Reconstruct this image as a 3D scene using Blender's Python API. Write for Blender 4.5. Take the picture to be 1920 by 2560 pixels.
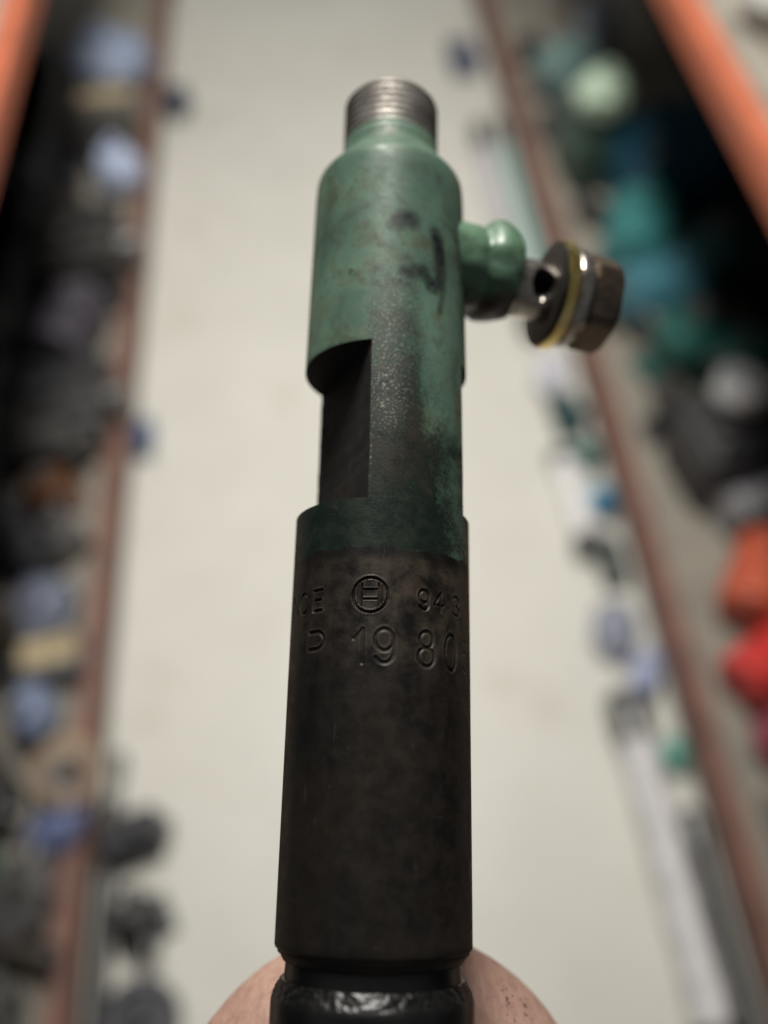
import bpy, bmesh, math, random
import numpy as np
from mathutils import Matrix, Vector, noise as mnoise
R = math.radians
random.seed(7)
for o in list(bpy.data.objects): bpy.data.objects.remove(o)
S = bpy.context.scene
C = S.collection

# ------------------------------------------------------------------ camera
CAM_POS = Vector((0, 0, 1.5))
dY = Vector((-350, 3280, -2293)).normalized()          # aisle direction seen in camera axes
dn = Vector((0, -.573, -.819)); dn = (dn - dY * dn.dot(dY)).normalized()
dZ = -dn
dX = dY.cross(dZ)
ROT = Matrix((dX, dY, dZ))                              # camera axes -> world
CAM = Matrix.Translation(CAM_POS) @ ROT.to_4x4()
cd = bpy.data.cameras.new('camera'); cam = bpy.data.objects.new('camera', cd); C.objects.link(cam)
cam.matrix_world = CAM
cd.sensor_fit = 'VERTICAL'; cd.sensor_height = 36; cd.sensor_width = 27
cd.lens = 36 * 2293 / 2560
cd.clip_start = .01; cd.clip_end = 60
cd.dof.use_dof = True; cd.dof.focus_distance = .1005; cd.dof.aperture_fstop = cd.lens / 3.8
cd.dof.aperture_blades = 0
S.camera = cam

# ------------------------------------------------------------------ light
W = bpy.data.worlds.new('World'); S.world = W; W.use_nodes = True
bg = W.node_tree.nodes['Background']; bg.inputs[0].default_value = (.93, .96, 1, 1); bg.inputs[1].default_value = .11

def lamp(name, loc, target, sx, sy, power, col, spread=180):
    l = bpy.data.lights.new(name, 'AREA'); l.shape = 'RECTANGLE'; l.size = sx; l.size_y = sy
    l.energy = power; l.color = col; l.spread = R(spread)
    o = bpy.data.objects.new(name, l); C.objects.link(o)
    o.location = loc; o.rotation_euler = (Vector(target) - Vector(loc)).to_track_quat('-Z', 'Y').to_euler()
    return o
lamp('ceiling_lamp', (.0, 1.3, 2.45), (.0, 1.3, 0), .28, 1.2, 59, (1, .965, .895))
lamp('ceiling_lamp_far', (.16, 4.2, 2.35), (.16, 4.2, 0), .28, 1.2, 10, (1, .965, .90))
S.view_settings.view_transform = 'Standard'; S.view_settings.look = 'None'
S.view_settings.exposure = 0; S.view_settings.gamma = 1
S.view_settings.use_curve_mapping = False
S.render.engine = 'CYCLES'
S.cycles.use_denoising = True
S.cycles.max_bounces = 8
S.cycles.sample_clamp_indirect = 4

# ------------------------------------------------------------------ material helpers
class NT:
    def __init__(s, name):
        s.m = bpy.data.materials.new(name); s.m.use_nodes = True
        s.t = s.m.node_tree; s.b = s.t.nodes['Principled BSDF']; s._co = None
    def n(s, typ, **kw):
        x = s.t.nodes.new(typ)
        for k, v in kw.items(): setattr(x, k, v)
        return x
    def put(s, sock, v):
        if isinstance(v, bpy.types.NodeSocket): s.t.links.new(v, sock)
        else: sock.default_value = v
    def math(s, op, a, b=0., c=0., clamp=False):
        x = s.n('ShaderNodeMath', operation=op, use_clamp=clamp)
        for i, v in enumerate((a, b, c)): s.put(x.inputs[i], v)
        return x.outputs[0]
    def mix(s, f, a, b):
        x = s.n('ShaderNodeMix', data_type='RGBA')
        s.put(x.inputs[0], f)
        for i, v in ((6, a), (7, b)):
            s.put(x.inputs[i], v if isinstance(v, bpy.types.NodeSocket) else (*v, 1))
        return x.outputs[2]
    def ramp(s, v, lo, hi, a=0., b=1.):
        x = s.n('ShaderNodeMapRange', interpolation_type='SMOOTHSTEP')
        s.put(x.inputs[0], v)
        for i, q in enumerate((lo, hi, a, b)): s.put(x.inputs[i + 1], q)
        return x.outputs[0]
    def attr(s, name):
        return s.n('ShaderNodeAttribute', attribute_name=name).outputs['Fac']
    def co(s):
        if s._co is None:
            s._co = s.n('ShaderNodeTexCoord').outputs['Object']
        return s._co
    def noise(s, scale, detail=4, rough=.55, stretch=None, dist=0.):
        x = s.n('ShaderNodeTexNoise')
        v = s.co()
        if stretch:
            mp = s.n('ShaderNodeMapping'); s.t.links.new(v, mp.inputs[0]); mp.inputs['Scale'].default_value = stretch
            v = mp.outputs[0]
        s.t.links.new(v, x.inputs['Vector'])
        x.inputs['Scale'].default_value = scale; x.inputs['Detail'].default_value = detail
        x.inputs['Roughness'].default_value = rough; x.inputs['Distortion'].default_value = dist
        return x.outputs['Fac']
    def bump(s, h, dist, strength=1., normal=None):
        x = s.n('ShaderNodeBump'); s.put(x.inputs['Height'], h)
        x.inputs['Distance'].default_value = dist; x.inputs['Strength'].default_value = strength
        if normal: s.t.links.new(normal, x.inputs['Normal'])
        return x.outputs[0]
    def out(s, col=None, rough=None, metal=None, normal=None, spec=None):
        for k, v in (('Base Color', col), ('Roughness', rough), ('Metallic', metal), ('Normal', normal), ('Specular IOR Level', spec)):
            if v is not None:
                if k == 'Base Color' and not isinstance(v, bpy.types.NodeSocket): v = (*v, 1)
                s.put(s.b.inputs[k], v)
        return s.m

_mats = {}
def mat(name, col, rough=.5, metal=0., var=.25, scale=30, bump=0.):
    """plain worn material: colour broken up by two noises, roughness varied"""
    if name in _mats: return _mats[name]
    t = NT(name)
    a = t.noise(scale, 5); b = t.noise(scale * 7, 3)
    f = t.math('ADD', t.math('MULTIPLY', a, .7), t.math('MULTIPLY', b, .3))
    f = t.ramp(f, .3, .7)
    c = t.mix(f, [x * (1 - var) for x in col], [min(1, x * (1 + var)) for x in col])
    rg = t.ramp(a, .3, .7, rough * .8, min(1, rough * 1.2))
    t.out(c, rg, metal, t.bump(b, bump) if bump else None)
    _mats[name] = t.m
    return t.m

# ------------------------------------------------------------------ mesh helpers
def mesh_obj(name, verts, faces, m, parent=None, sharp=40, smooth=True):
    me = bpy.data.meshes.new(name); me.from_pydata(verts, [], faces); me.update()
    bm = bmesh.new(); bm.from_mesh(me); bmesh.ops.recalc_face_normals(bm, faces=bm.faces); bm.to_mesh(me); bm.free()
    if smooth:
        me.shade_smooth(); me.set_sharp_from_angle(angle=R(sharp))
    me.materials.append(m)
    o = bpy.data.objects.new(name, me); C.objects.link(o)
    if parent: o.parent = parent
    return o
def empty(name, M=None, loc=None, rz=0):
    o = bpy.data.objects.new(name, None); C.objects.link(o); o.empty_display_size = .02
    if M is not None: o.matrix_world = M
    else: o.location = loc; o.rotation_euler = (0, 0, rz)
    return o
def tag(o, label=None, cat=None, group=None, kind=None):
    for k, v in (('label', label), ('category', cat), ('group', group), ('kind', kind)):
        if v: o[k] = v
    return o
def rings(prof, seg=32, M=None, caps=True):
    """surface of revolution about z from (r, z) pairs -> verts, faces"""
    v, f = [], []
    for r, z in prof:
        for i in range(seg):
            a = 2 * math.pi * i / seg
            v.append((r * math.cos(a), r * math.sin(a), z))
    for j in range(len(prof) - 1):
        for i in range(seg):
            k = (i + 1) % seg
            f.append((j * seg + i, j * seg + k, (j + 1) * seg + k, (j + 1) * seg + i))
    if caps:
        f.append(tuple(range(seg))); f.append(tuple((len(prof) - 1) * seg + i for i in range(seg)))
    if M is not None: v = [tuple(M @ Vector(p)) for p in v]
    return v, f
def lathe(name, prof, m, parent=None, seg=32, M=None, caps=True, sharp=40):
    v, f = rings(prof, seg, M, caps)
    return mesh_obj(name, v, f, m, parent, sharp)
def box(name, lo, hi, m, parent=None, bev=.002, M=None):
    bm = bmesh.new(); bmesh.ops.create_cube(bm, size=1)
    for v in bm.verts:
        v.co = Vector([lo[i] + (v.co[i] + .5) * (hi[i] - lo[i]) for i in range(3)])
    if bev: bmesh.ops.bevel(bm, geom=bm.edges[:], offset=bev, segments=2, profile=.6, affect='EDGES')
    if M is not None: bmesh.ops.transform(bm, matrix=M, verts=bm.verts)
    me = bpy.data.meshes.new(name); bm.to_mesh(me); bm.free()
    me.shade_smooth(); me.set_sharp_from_angle(angle=R(40)); me.materials.append(m)
    o = bpy.data.objects.new(name, me); C.objects.link(o)
    if parent: o.parent = parent
    return o
def tube_data(pts, rad, seg=14):
    pts = [Vector(p) for p in pts]
    if not hasattr(rad, '__len__'): rad = [rad] * len(pts)
    v, f = [], []
    up = Vector((.13, .21, .97))
    for i, p in enumerate(pts):
        t = (pts[min(i + 1, len(pts) - 1)] - pts[max(i - 1, 0)]).normalized()
        s = t.cross(up).normalized(); up2 = s.cross(t)
        for k in range(seg):
            a = 2 * math.pi * k / seg
            v.append(tuple(p + (s * math.cos(a) + up2 * math.sin(a)) * rad[i]))
    for j in range(len(pts) - 1):
        for i in range(seg):
            k = (i + 1) % seg
            f.append((j * seg + i, j * seg + k, (j + 1) * seg + k, (j + 1) * seg + i))
    f.append(tuple(range(seg))); f.append(tuple((len(pts) - 1) * seg + i for i in range(seg)))
    return v, f
def spline(pts, n=8):
    P = [Vector(p) for p in pts]; P = [P[0] * 2 - P[1]] + P + [P[-1] * 2 - P[-2]]
    out = []
    for i in range(1, len(P) - 2):
        for k in range(n):
            t = k / n
            out.append(.5 * ((2 * P[i]) + (P[i + 1] - P[i - 1]) * t + (2 * P[i - 1] - 5 * P[i] + 4 * P[i + 1] - P[i + 2]) * t * t
                             + (3 * P[i] - P[i - 1] - 3 * P[i + 1] + P[i + 2]) * t ** 3))
    out.append(P[-2])
    return out

# ------------------------------------------------------------------ floor
t = NT('floor_epoxy')
a = t.noise(1.3, 4); b = t.noise(9, 4); c = t.noise(60, 3)
f = t.ramp(t.math('ADD', t.math('MULTIPLY', a, .6), t.math('MULTIPLY', b, .4)), .32, .68)
col = t.mix(f, (.625, .615, .56), (.70, .69, .635))
col = t.mix(t.ramp(t.noise(5, 5, .6, dist=.4), .56, .74, 0, .55), col, (.50, .46, .37))
t.out(col, t.ramp(c, .3, .7, .42, .62), 0, t.bump(c, .0006, .4))
floor = mesh_obj('floor', [(-6, -6, 0), (6, -6, 0), (6, 12, 0), (-6, 12, 0)], [(0, 1, 2, 3)], t.m)
tag(floor, 'pale cream coated floor of the aisle between the racks', 'floor', kind='structure')

# ------------------------------------------------------------------ racks
M_orange = mat('beam_orange_paint', (.50, .135, .065), .55, 0, .18, 25, .0004)
M_shadered = mat('beam_shaded_red_brown', (.19, .095, .072), .6, 0, .3, 18, .0004)  # red-brown, with the dim light on the low beams put into it
M_board = mat('shelf_board_grey_beige', (.24, .22, .185), .75, 0, .25, 14, .0008)
M_back = mat('rack_added_dark_sheet', (.012, .013, .018), .8, 0, .2, 10)
M_post = mat('rack_upright_blue_black', (.02, .028, .05), .5, 0, .25, 20)
def beam(name, x, y0, y1, z0, z1, dep, side, m, parent):
    """open C-section shelf beam: web at the aisle, two flanges behind it"""
    th = .004; s = side
    prof = [(0, z0), (0, z1), (s * dep, z1), (s * dep, z1 - .012), (s * (dep - th), z1 - .012), (s * (dep - th), z1 - th),
            (s * th, z1 - th), (s * th, z0 + th), (s * dep, z0 + th), (s * dep, z0)]
    v = [(x + px, y, pz) for y in (y0, y1) for px, pz in prof]
    n = len(prof)
    f = [(i, (i + 1) % n, n + (i + 1) % n, n + i) for i in range(n)]
    f += [tuple(range(n)), tuple(range(n, 2 * n))]
    return mesh_obj(name, v, f, m, parent, 30)
def rack(x, side, zlow, zup, label, mlow):
    r = empty('storage_rack', loc=(x, 1.2, 0))
    tag(r, label, 'rack', 'storage racks along the aisle')
    y0, y1 = -1.75, 2.0
    for y in (y0, y1):
        for dx in (.0, .50):
            box('upright', (side * dx + (0 if side > 0 else -.05), y - .03, 0), (side * dx + (.05 if side > 0 else 0), y + .03, 1.6), M_post, r, .003)
    beam('beam', 0, y0 + .031, y1 - .031, zlow - .055, zlow, .032, side, mlow, r)['label'] = 'dull red brown lower front beam'
    beam('beam', 0, y0 + .031, y1 - .031, zup - .046, zup, .026, side, M_orange, r)['label'] = 'bright orange upper front beam'
    for z, nm in ((zlow, 'shelf_board'), (zup, 'shelf_board')):
        lo, hi = sorted((side * .0335, side * .50))
        box(nm, (lo, y0 + .035, z - .02), (hi, y1 - .035, z - .002), M_board, r, .002)
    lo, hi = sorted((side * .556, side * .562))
    box('added_back_sheet', (lo, y0, .02), (hi, y1, 1.6), M_back, r, 0)
    return r
ZL = .125
XR, XL = .54, -.405
rack(XR, 1, ZL, .848, 'orange beamed storage rack on the right side of the aisle', M_shadered)
rack(XL, -1, ZL, .832, 'orange beamed storage rack on the left side of the aisle', M_shadered)
# the added near-black back sheet keeps the depth of each rack dark

# ------------------------------------------------------------------ parts lying about on the racks
def motor(name, label, cat, loc, rz, L, r, col, tint2=(.1, .1, .1), group=None, tilt=0):
    e = empty(name, loc=loc, rz=rz); tag(e, label, cat, group)
    m = mat('paint_%.2f_%.2f_%.2f' % col, col, .42, 0, .3, 40, .0003); m2 = mat('metal_%.2f_%.2f_%.2f' % tint2, tint2, .4, .6, .3, 50)
    M = Matrix.Translation((0, 0, r)) @ Matrix.Rotation(R(90), 4, 'Y') @ Matrix.Rotation(R(tilt), 4, 'X')
    p = [(r * .86, -L * .5), (r * .97, -L * .48), (r, -L * .42)]
    for i in range(5):
        z = -L * .38 + i * L * .14
        p += [(r, z), (r * .95, z + L * .012), (r * .95, z + L * .03), (r, z + L * .042)]
    p += [(r, L * .36), (r * .9, L * .38)]
    lathe('housing', p, m, e, 28, M)
    lathe('end_cap', [(r * .88, L * .381), (r * .88, L * .43), (r * .6, L * .47), (r * .34, L * .475), (r * .3, L * .6), (r * .16, L * .61)], m2, e, 28, M)
    for i in range(3):
        a = R(40 + i * 120)
        lathe('bolt', [(r * .1, -.004), (r * .1, .004), (r * .07, .007)], m2, e, 8, M @ Matrix.Translation((r * .66 * math.cos(a), r * .66 * math.sin(a), -L * .5)) @ Matrix.Rotation(R(180), 4, 'X'))
    lathe('terminal_boss', [(r * .3, r * .8), (r * .3, r * 1.25), (r * .2, r * 1.3), (r * .12, r * 1.3), (r * .12, r * 1.5)], m, e, 16, Matrix.Translation((L * .1, 0, r)))
    return e
def pump(name, label, cat, loc, rz, h, r, col, tint2=(.12, .12, .12), group=None):
    e = empty(name, loc=loc, rz=rz); tag(e, label, cat, group)
    m = mat('paint_%.2f_%.2f_%.2f' % col, col, .42, 0, .3, 40, .0003); m2 = mat('metal_%.2f_%.2f_%.2f' % tint2, tint2, .4, .6, .3, 50)
    box('flange', (-r * 1.25, -r * .9, 0), (r * 1.25, r * .9, h * .1), m, e, h * .02)
    lathe('housing', [(r * .9, h * .101), (r * .92, h * .35), (r, h * .4), (r, h * .62), (r * .8, h * .72), (r * .55, h * .8), (r * .5, h * .86)], m, e, 24)
    lathe('cap', [(r * .42, h * .861), (r * .42, h * .95), (r * .3, h), (r * .1, h)], m2, e, 6, sharp=20)
    for s, z in ((1, .48), (-1, .3)):
        lathe('port', [(r * .33, r * .85), (r * .33, r * 1.3), (r * .42, r * 1.3), (r * .42, r * 1.5), (r * .2, r * 1.52)], m2, e, 14,
              Matrix.Translation((0, 0, h * z)) @ Matrix.Rotation(R(90 * s), 4, 'X'))
    for sx in (-1, 1):
        for sy in (-1, 1):
            lathe('bolt', [(r * .14, 0), (r * .14, h * .05), (r * .1, h * .06)], m2, e, 6, Matrix.Translation((sx * r * 1.02, sy * r * .68, h * .1)), sharp=20)
    return e
def canister(name, label, cat, loc, h, r, col, group=None, lying=None):
    e = empty(name, loc=loc, rz=lying or 0); tag(e, label, cat, group)
    m = mat('paint_%.2f_%.2f_%.2f' % col, col, .38, 0, .25, 40, .0002); m2 = mat('metal_0.15', (.15, .15, .15), .4, .7, .3, 50)
    M = Matrix.Translation((0, 0, r)) @ Matrix.Rotation(R(90), 4, 'Y') if lying is not None else Matrix.Identity(4)
    lathe('shell', [(r * .9, 0), (r, h * .05), (r, h * .8), (r * .95, h * .9), (r * .7, h * .97), (r * .3, h)], m, e, 28, M)
    lathe('rim', [(r * 1.0, h * .02), (r * 1.05, h * .03), (r * 1.05, h * .07), (r * 1.0, h * .08)], m2, e, 28, M, caps=False)
    lathe('stud', [(r * .2, h * .99), (r * .2, h * 1.1), (r * .12, h * 1.12)], m2, e, 12, M)
    return e
def bag(name, label, cat, loc, sx, sy, sz, col, seed=0, rough=.22, group=None):
    """a part wrapped in thin plastic: crumpled, gathered at a twisted neck"""
    m = mat('wrap_%.2f_%.2f_%.2f' % col, col, rough, 0, .35, 45, .002)
    bm = bmesh.new(); bmesh.ops.create_icosphere(bm, subdivisions=4, radius=1)
    for v in bm.verts:
        d = v.co.copy(); n = mnoise.noise(d * 2.1 + Vector((seed, 3, 1))) * .22 + abs(mnoise.noise(d * 5 + Vector((1, seed, 7)))) * .13
        c = d * (1 + n)
        v.co = Vector((c.x * sx, c.y * sy, max(c.z, -.72) * sz + .72 * sz))
    me = bpy.data.meshes.new('wrap'); bm.to_mesh(me); bm.free(); me.shade_smooth(); me.materials.append(m)
    e = empty(name, loc=loc, rz=seed); tag(e, label, cat, group)
    o = bpy.data.objects.new('wrap', me); C.objects.link(o); o.parent = e
    top = 1.72 * sz
    v, f = rings([(sx * .3, top - .25 * sz), (sx * .12, top), (sx * .1, top + .1 * sz), (sx * .22, top + .35 * sz), (sx * .2, top + .36 * sz)], 16)
    v = [(x * (1 + .25 * math.sin(i * 2.3)), y * (1 + .25 * math.cos(i * 1.7)), z) for i, (x, y, z) in enumerate(v)]
    mesh_obj('twisted_neck', v, f, m, e)
    return e
def carton(name, label, cat, loc, rz, lx, ly, lz, col, group=None):
    e = empty(name, loc=loc, rz=rz); tag(e, label, cat, group)
    m = mat('card_%.2f_%.2f_%.2f' % col, col, .8, 0, .15, 30)
    box('carton_body', (-lx / 2, -ly / 2, 0), (lx / 2, ly / 2, lz), m, e, .002)
    for s in (-1, 1):
        lo, hi = sorted((s * .001, s * ly / 2)); box('flap', (-lx / 2, lo, lz + .0005), (lx / 2, hi, lz + .003), m, e, .0008)
    box('tape_strip', (-lx / 2 - .0006, -.022, lz + .0033), (lx / 2 + .0006, .022, lz + .0039), mat('tape', (.45, .36, .22), .3), e, 0)
    return e
def reel(name, label, cat, loc, rot, r, w, col, core=(.35, .24, .15), group=None):
    e = empty(name, loc=loc); tag(e, label, cat, group); e.rotation_euler = rot
    lathe('wound_band', [(r * .62, -w / 2), (r * .97, -w / 2), (r, -w * .44), (r, w * .44), (r * .97, w / 2), (r * .62, w / 2), (r * .62, -w / 2)], mat('reel_%.2f_%.2f_%.2f' % col, col, .35), e, 40, caps=False)
    lathe('core', [(r * .55, -w * .48), (r * .618, -w * .48), (r * .618, w * .48), (r * .55, w * .48), (r * .55, -w * .48)], mat('core_%.2f' % core[0], core, .8), e, 40, caps=False)
    return e
def wheel(name, label, cat, loc, rot, r, w, col, group=None):
    e = empty(name, loc=loc); tag(e, label, cat, group); e.rotation_euler = rot
    m = mat('iron_%.2f_%.2f_%.2f' % col, col, .38, .6, .3, 50, .0003)
    lathe('rim', [(r * .72, 0), (r * .97, 0), (r, w * .1), (r * .93, w * .35), (r * .93, w * .65), (r, w * .9), (r * .97, w), (r * .72, w), (r * .72, 0)], m, e, 36, caps=False)
    lathe('web', [(r * .25, w * .3), (r * .719, w * .3), (r * .719, w * .6), (r * .25, w * .6), (r * .25, w * .3)], m, e, 36, caps=False)
    lathe('hub', [(r * .14, 0), (r * .249, 0), (r * .249, w * 1.05), (r * .14, w * 1.05), (r * .14, 0)], m, e, 24, caps=False)
    for i in range(5):
        a = R(72 * i)
        lathe('bolt', [(r * .06, w * .6), (r * .06, w * .8), (r * .04, w * .83)], m, e, 6, Matrix.Translation((r * .45 * math.cos(a), r * .45 * math.sin(a), 0)), sharp=20)
    return e
def casting(name, label, cat, loc, rz, lx, ly, lz, col, group=None):
    e = empty(name, loc=loc, rz=rz); tag(e, label, cat, group)
    m = mat('cast_%.2f_%.2f_%.2f' % col, col, .5, 0, .35, 35, .0008); m2 = mat('metal_0.15', (.15, .15, .15), .4, .7, .3, 50)
    box('block', (-lx / 2, -ly / 2, 0), (lx / 2, ly / 2, lz * .7), m, e, min(lx, ly, lz) * .12)
    box('cover', (-lx * .42, -ly * .4, lz * .7), (lx * .42, ly * .4, lz * .8), m, e, lz * .03)
    lathe('spigot', [(ly * .26, lz * .8), (ly * .26, lz * .92), (ly * .2, lz), (ly * .12, lz), (ly * .12, lz * .85)], m, e, 24, Matrix.Translation((-lx * .16, 0, 0)))
    lathe('side_port', [(lz * .2, 0), (lz * .2, lx * .14), (lz * .27, lx * .14), (lz * .27, lx * .2), (lz * .12, lx * .21)], m2, e, 18, Matrix.Translation((lx * .5, 0, lz * .36)) @ Matrix.Rotation(R(90), 4, 'Y'))
    for sx in (-1, 1):
        for sy in (-1, 1):
            lathe('bolt', [(ly * .05, 0), (ly * .05, lz * .06), (ly * .035, lz * .07)], m2, e, 6, Matrix.Translation((sx * lx * .36, sy * ly * .33, lz * .8)), sharp=20)
    return e
def hose(name, label, cat, pts, r, col, group=None, rough=.5):
    P = spline(pts, 8); base = Vector((P[0].x, P[0].y, min(p.z for p in P) - r))
    e = empty(name, loc=base); tag(e, label, cat, group)
    P = [p - base for p in P]
    v, f = tube_data(P, r); mesh_obj('tube', v, f, mat('hose_%.2f_%.2f_%.2f' % col, col, rough, 0, .25, 40), e)
    for a, b, c in ((P[0], P[1], P[2]), (P[-1], P[-2], P[-3])):
        v, f = tube_data([a + (a - b) * .3, a, b, c], [r * .9, r * 1.2, r * 1.22, r * 1.2]); mesh_obj('collar', v, f, mat('metal_0.15', (.15, .15, .15), .4, .7, .3, 50), e)
    return e
def bracket(name, label, cat, loc, rz, lx, ly, lz, col, group=None):
    e = empty(name, loc=loc, rz=rz); tag(e, label, cat, group)
    m = mat('plate_%.2f_%.2f_%.2f' % col, col, .4, .3, .3, 40)
    box('base_plate', (-lx / 2, -ly / 2, 0), (lx / 2, ly / 2, .006), m, e, .0015)
    box('upright_plate', (-lx / 2, -ly / 2, .0062), (-lx / 2 + .006, ly / 2, lz), m, e, .0015)
    box('rib', (-lx / 2 + .0062, -.004, .0062), (lx * .2, .004, lz * .55), m, e, .001)
    for s in (-1, 1):
        lathe('bolt', [(.009, .006), (.009, .013), (.006, .014)], m, e, 6, Matrix.Translation((lx * .25, s * ly * .3, 0)), sharp=20)
    return e
ZB = ZL - .001
teal = (.04, .20, .19); teal_d = (.012, .075, .085); teal_b = (.008, .07, .12); green_p = (.38, .55, .40)
# -- right rack, lower shelf
canister('oil_filter', 'pale blue canister standing at the far end of the right lower shelf', 'filter', (.80, 2.47, ZB), .14, .055, (.38, .44, .54))
casting('engine_casting', 'light teal engine casting on the right shelf beyond the pale green bundle', 'engine part', (.69, 2.30, ZB), .4, .15, .12, .14, (.19, .30, .29))
casting('engine_casting', 'dark green block under the pale green bundle on the right shelf', 'engine part', (.672, 1.93, ZB), .1, .15, .16, .20, (.035, .07, .055))
bag('wrapped_part', 'round pale green plastic wrapped bundle near the top right corner', 'bundle', (.66, 1.90, ZB + .19), .058, .065, .05, (.50, .64, .50), 2, .4)
casting('engine_casting', 'large dark blue teal casting behind the bright orange right beam', 'engine part', (.83, 1.83, ZB), .2, .26, .24, .22, teal_b)
motor('starter_motor', 'bright teal starter motor on the right shelf above the bolt head', 'motor', (.70, 1.60, ZB), 1.2, .22, .075, (.04, .19, .19))
motor('starter_motor', 'sea blue motor next to the bright teal starter motor', 'motor', (.71, 1.43, ZB), .2, .19, .068, (.055, .18, .23))
pump('fuel_pump', 'dark green fuel pump behind the brown lower right beam', 'pump', (.72, 1.27, ZB), .5, .17, .07, (.018, .10, .085))
pump('fuel_pump', 'teal fuel pump deeper in the right rack, in half shade', 'pump', (.84, 1.52, ZB), 1.1, .17, .07, (.015, .10, .10))
canister('oil_filter', 'dark green canister beside the light grey wheel on the right shelf', 'filter', (.80, 1.19, ZB), .15, .055, (.02, .12, .10))
wheel('pulley_wheel', 'light grey pulley wheel lying on a black casting above the red motors', 'pulley', (.685, .99, ZB + .225), (R(-6), R(8), 0), .046, .03, (.62, .63, .65))
casting('engine_casting', 'black grey casting at the right picture edge under the grey pulley', 'engine part', (.71, .99, ZB), .2, .17, .15, .22, (.03, .03, .034))
canister('oil_filter', 'grey metal canister lying at the right edge above the orange motor', 'filter', (.68, .875, ZB), .13, .04, (.30, .30, .32), lying=.3)
motor('electric_motor', 'orange red motor at the right picture edge, above the bright red one', 'motor', (.70, .735, ZB), 1.0, .17, .055, (.50, .095, .045))
motor('electric_motor', 'bright red motor at the right picture edge, below the orange one', 'motor', (.675, .585, ZB), .5, .16, .050, (.56, .035, .032))
bag('wrapped_part', 'purple red wrapped part below the bright red motor', 'bundle', (.66, .46, ZB), .05, .05, .035, (.22, .03, .06), 5, .5)
carton('carton', 'grey carton on the right shelf below the red things', 'carton', (.655, .33, ZB), .1, .11, .12, .06, (.23, .22, .20))
bag('wrapped_part', 'small pale blue bundle at the lower right picture edge', 'bundle', (.70, .37, ZB + .064), .035, .03, .025, (.45, .55, .75), 8)
bracket('mounting_bracket', 'brown steel bracket lying on the right shelf board', 'bracket', (.615, 1.42, ZB), .3, .07, .10, .03, (.16, .14, .11))
# -- right rack, upper shelf
bag('wrapped_part', 'grey white plastic bundle above the bright orange right beam', 'bundle', (.68, 1.23, .848), .065, .085, .04, (.42, .43, .40), 11, .4)
bag('wrapped_part', 'dull grey bundle in the uppermost right corner', 'bundle', (.66, 1.42, .848), .05, .07, .05, (.30, .32, .28), 13, .4)
# -- floor at the foot of the right rack
hose('plastic_pipe', 'long white plastic pipe on the floor along the right rack', 'pipe', [(.478, .04, .03), (.472, .3, .03), (.466, .6, .03)], .03, (.66, .65, .66))
hose('plastic_pipe', 'short bright white pipe on the floor halfway along the right rack', 'pipe', [(.475, .90, .026), (.47, 1.03, .026), (.468, 1.14, .026)], .026, (.86, .85, .86))
bag('wrapped_part', 'lavender white bundle on the floor under the banjo bolt head', 'bundle', (.485, 1.36, 0), .036, .06, .034, (.70, .70, .84), 3)
casting('engine_casting', 'small dark teal block on the floor by the right rack', 'engine part', (.498, 1.245, 0), .1, .06, .09, .06, (.02, .07, .075))
pump('fuel_pump', 'small sea green pump on the floor behind the bright white pipe', 'pump', (.515, 1.135, 0), 0, .07, .026, (.10, .30, .26))
canister('oil_filter', 'small bright blue canister on the floor behind the bright white pipe', 'filter', (.517, .985, 0), .055, .026, (.03, .22, .38), lying=1.5)
casting('engine_casting', 'grey green block on the floor between the blue canister and lavender bundle', 'engine part', (.51, .875, 0), 1.57, .09, .05, .05, (.07, .085, .08))
bag('wrapped_part', 'blue grey bundle on the floor below the grey green block', 'bundle', (.482, .735, 0), .04, .055, .03, (.30, .32, .40), 6)
bag('wrapped_part', 'pale periwinkle bundle on the floor against the lower right beam', 'bundle', (.515, .645, 0), .025, .045, .032, (.42, .47, .68), 9)
canister('oil_filter', 'small mint green canister on the floor beside the long white pipe', 'filter', (.528, .475, 0), .05, .019, (.12, .42, .33), lying=1.57)
hose('shadow_gap_strip', 'black strip in place of the shadow gap between the white pipe and the right beam', 'shadow strip', [(.528, .05, .016), (.527, .2, .016), (.526, .4, .016)], .015, (.01, .01, .012))  # black strip laid where there is only a shadow gap
hose('copper_pipe', 'thin teal pipe on the floor at the foot of the far right beam', 'pipe', [(.528, 1.55, .012), (.525, 1.9, .012), (.527, 2.35, .012)], .011, (.10, .38, .36))
hose('plastic_pipe', 'pale lilac pipe on the floor beside the threaded injector end', 'pipe', [(.47, 1.5, .022), (.462, 1.9, .022), (.465, 2.3, .022)], .02, (.55, .53, .58))
casting('engine_casting', 'blue grey block on the floor at the far right end of the aisle', 'engine part', (.468, 2.66, 0), .05, .08, .14, .07, (.13, .14, .20))
# -- left rack, lower shelf
bag('wrapped_part', 'large pale blue wrapped bundle at the far left end', 'bundle', (-.53, 2.44, ZB), .10, .11, .075, (.28, .34, .48), 21)
carton('carton', 'grey beige carton on the left shelf between two pale blue bundles', 'carton', (-.50, 2.19, ZB), .1, .13, .13, .11, (.12, .115, .10))
bag('wrapped_part', 'bright pale blue plastic bundle on the left shelf edge', 'bundle', (-.465, 1.98, ZB), .055, .055, .06, (.48, .56, .80), 23)
wheel('pulley_wheel', 'dark disc shaped pulley deep in the left rack', 'pulley', (-.59, 1.93, ZB + .06), (R(35), 0, R(-30)), .06, .03, (.10, .10, .115))
casting('engine_casting', 'dark brown grey casting on the left shelf below the pulley', 'engine part', (-.515, 1.66, ZB), .2, .17, .19, .16, (.022, .021, .020))
motor('starter_motor', 'purple grey motor on the left shelf beyond the brown casting', 'motor', (-.515, 1.44, ZB), 1.3, .18, .06, (.055, .05, .065))
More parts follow.
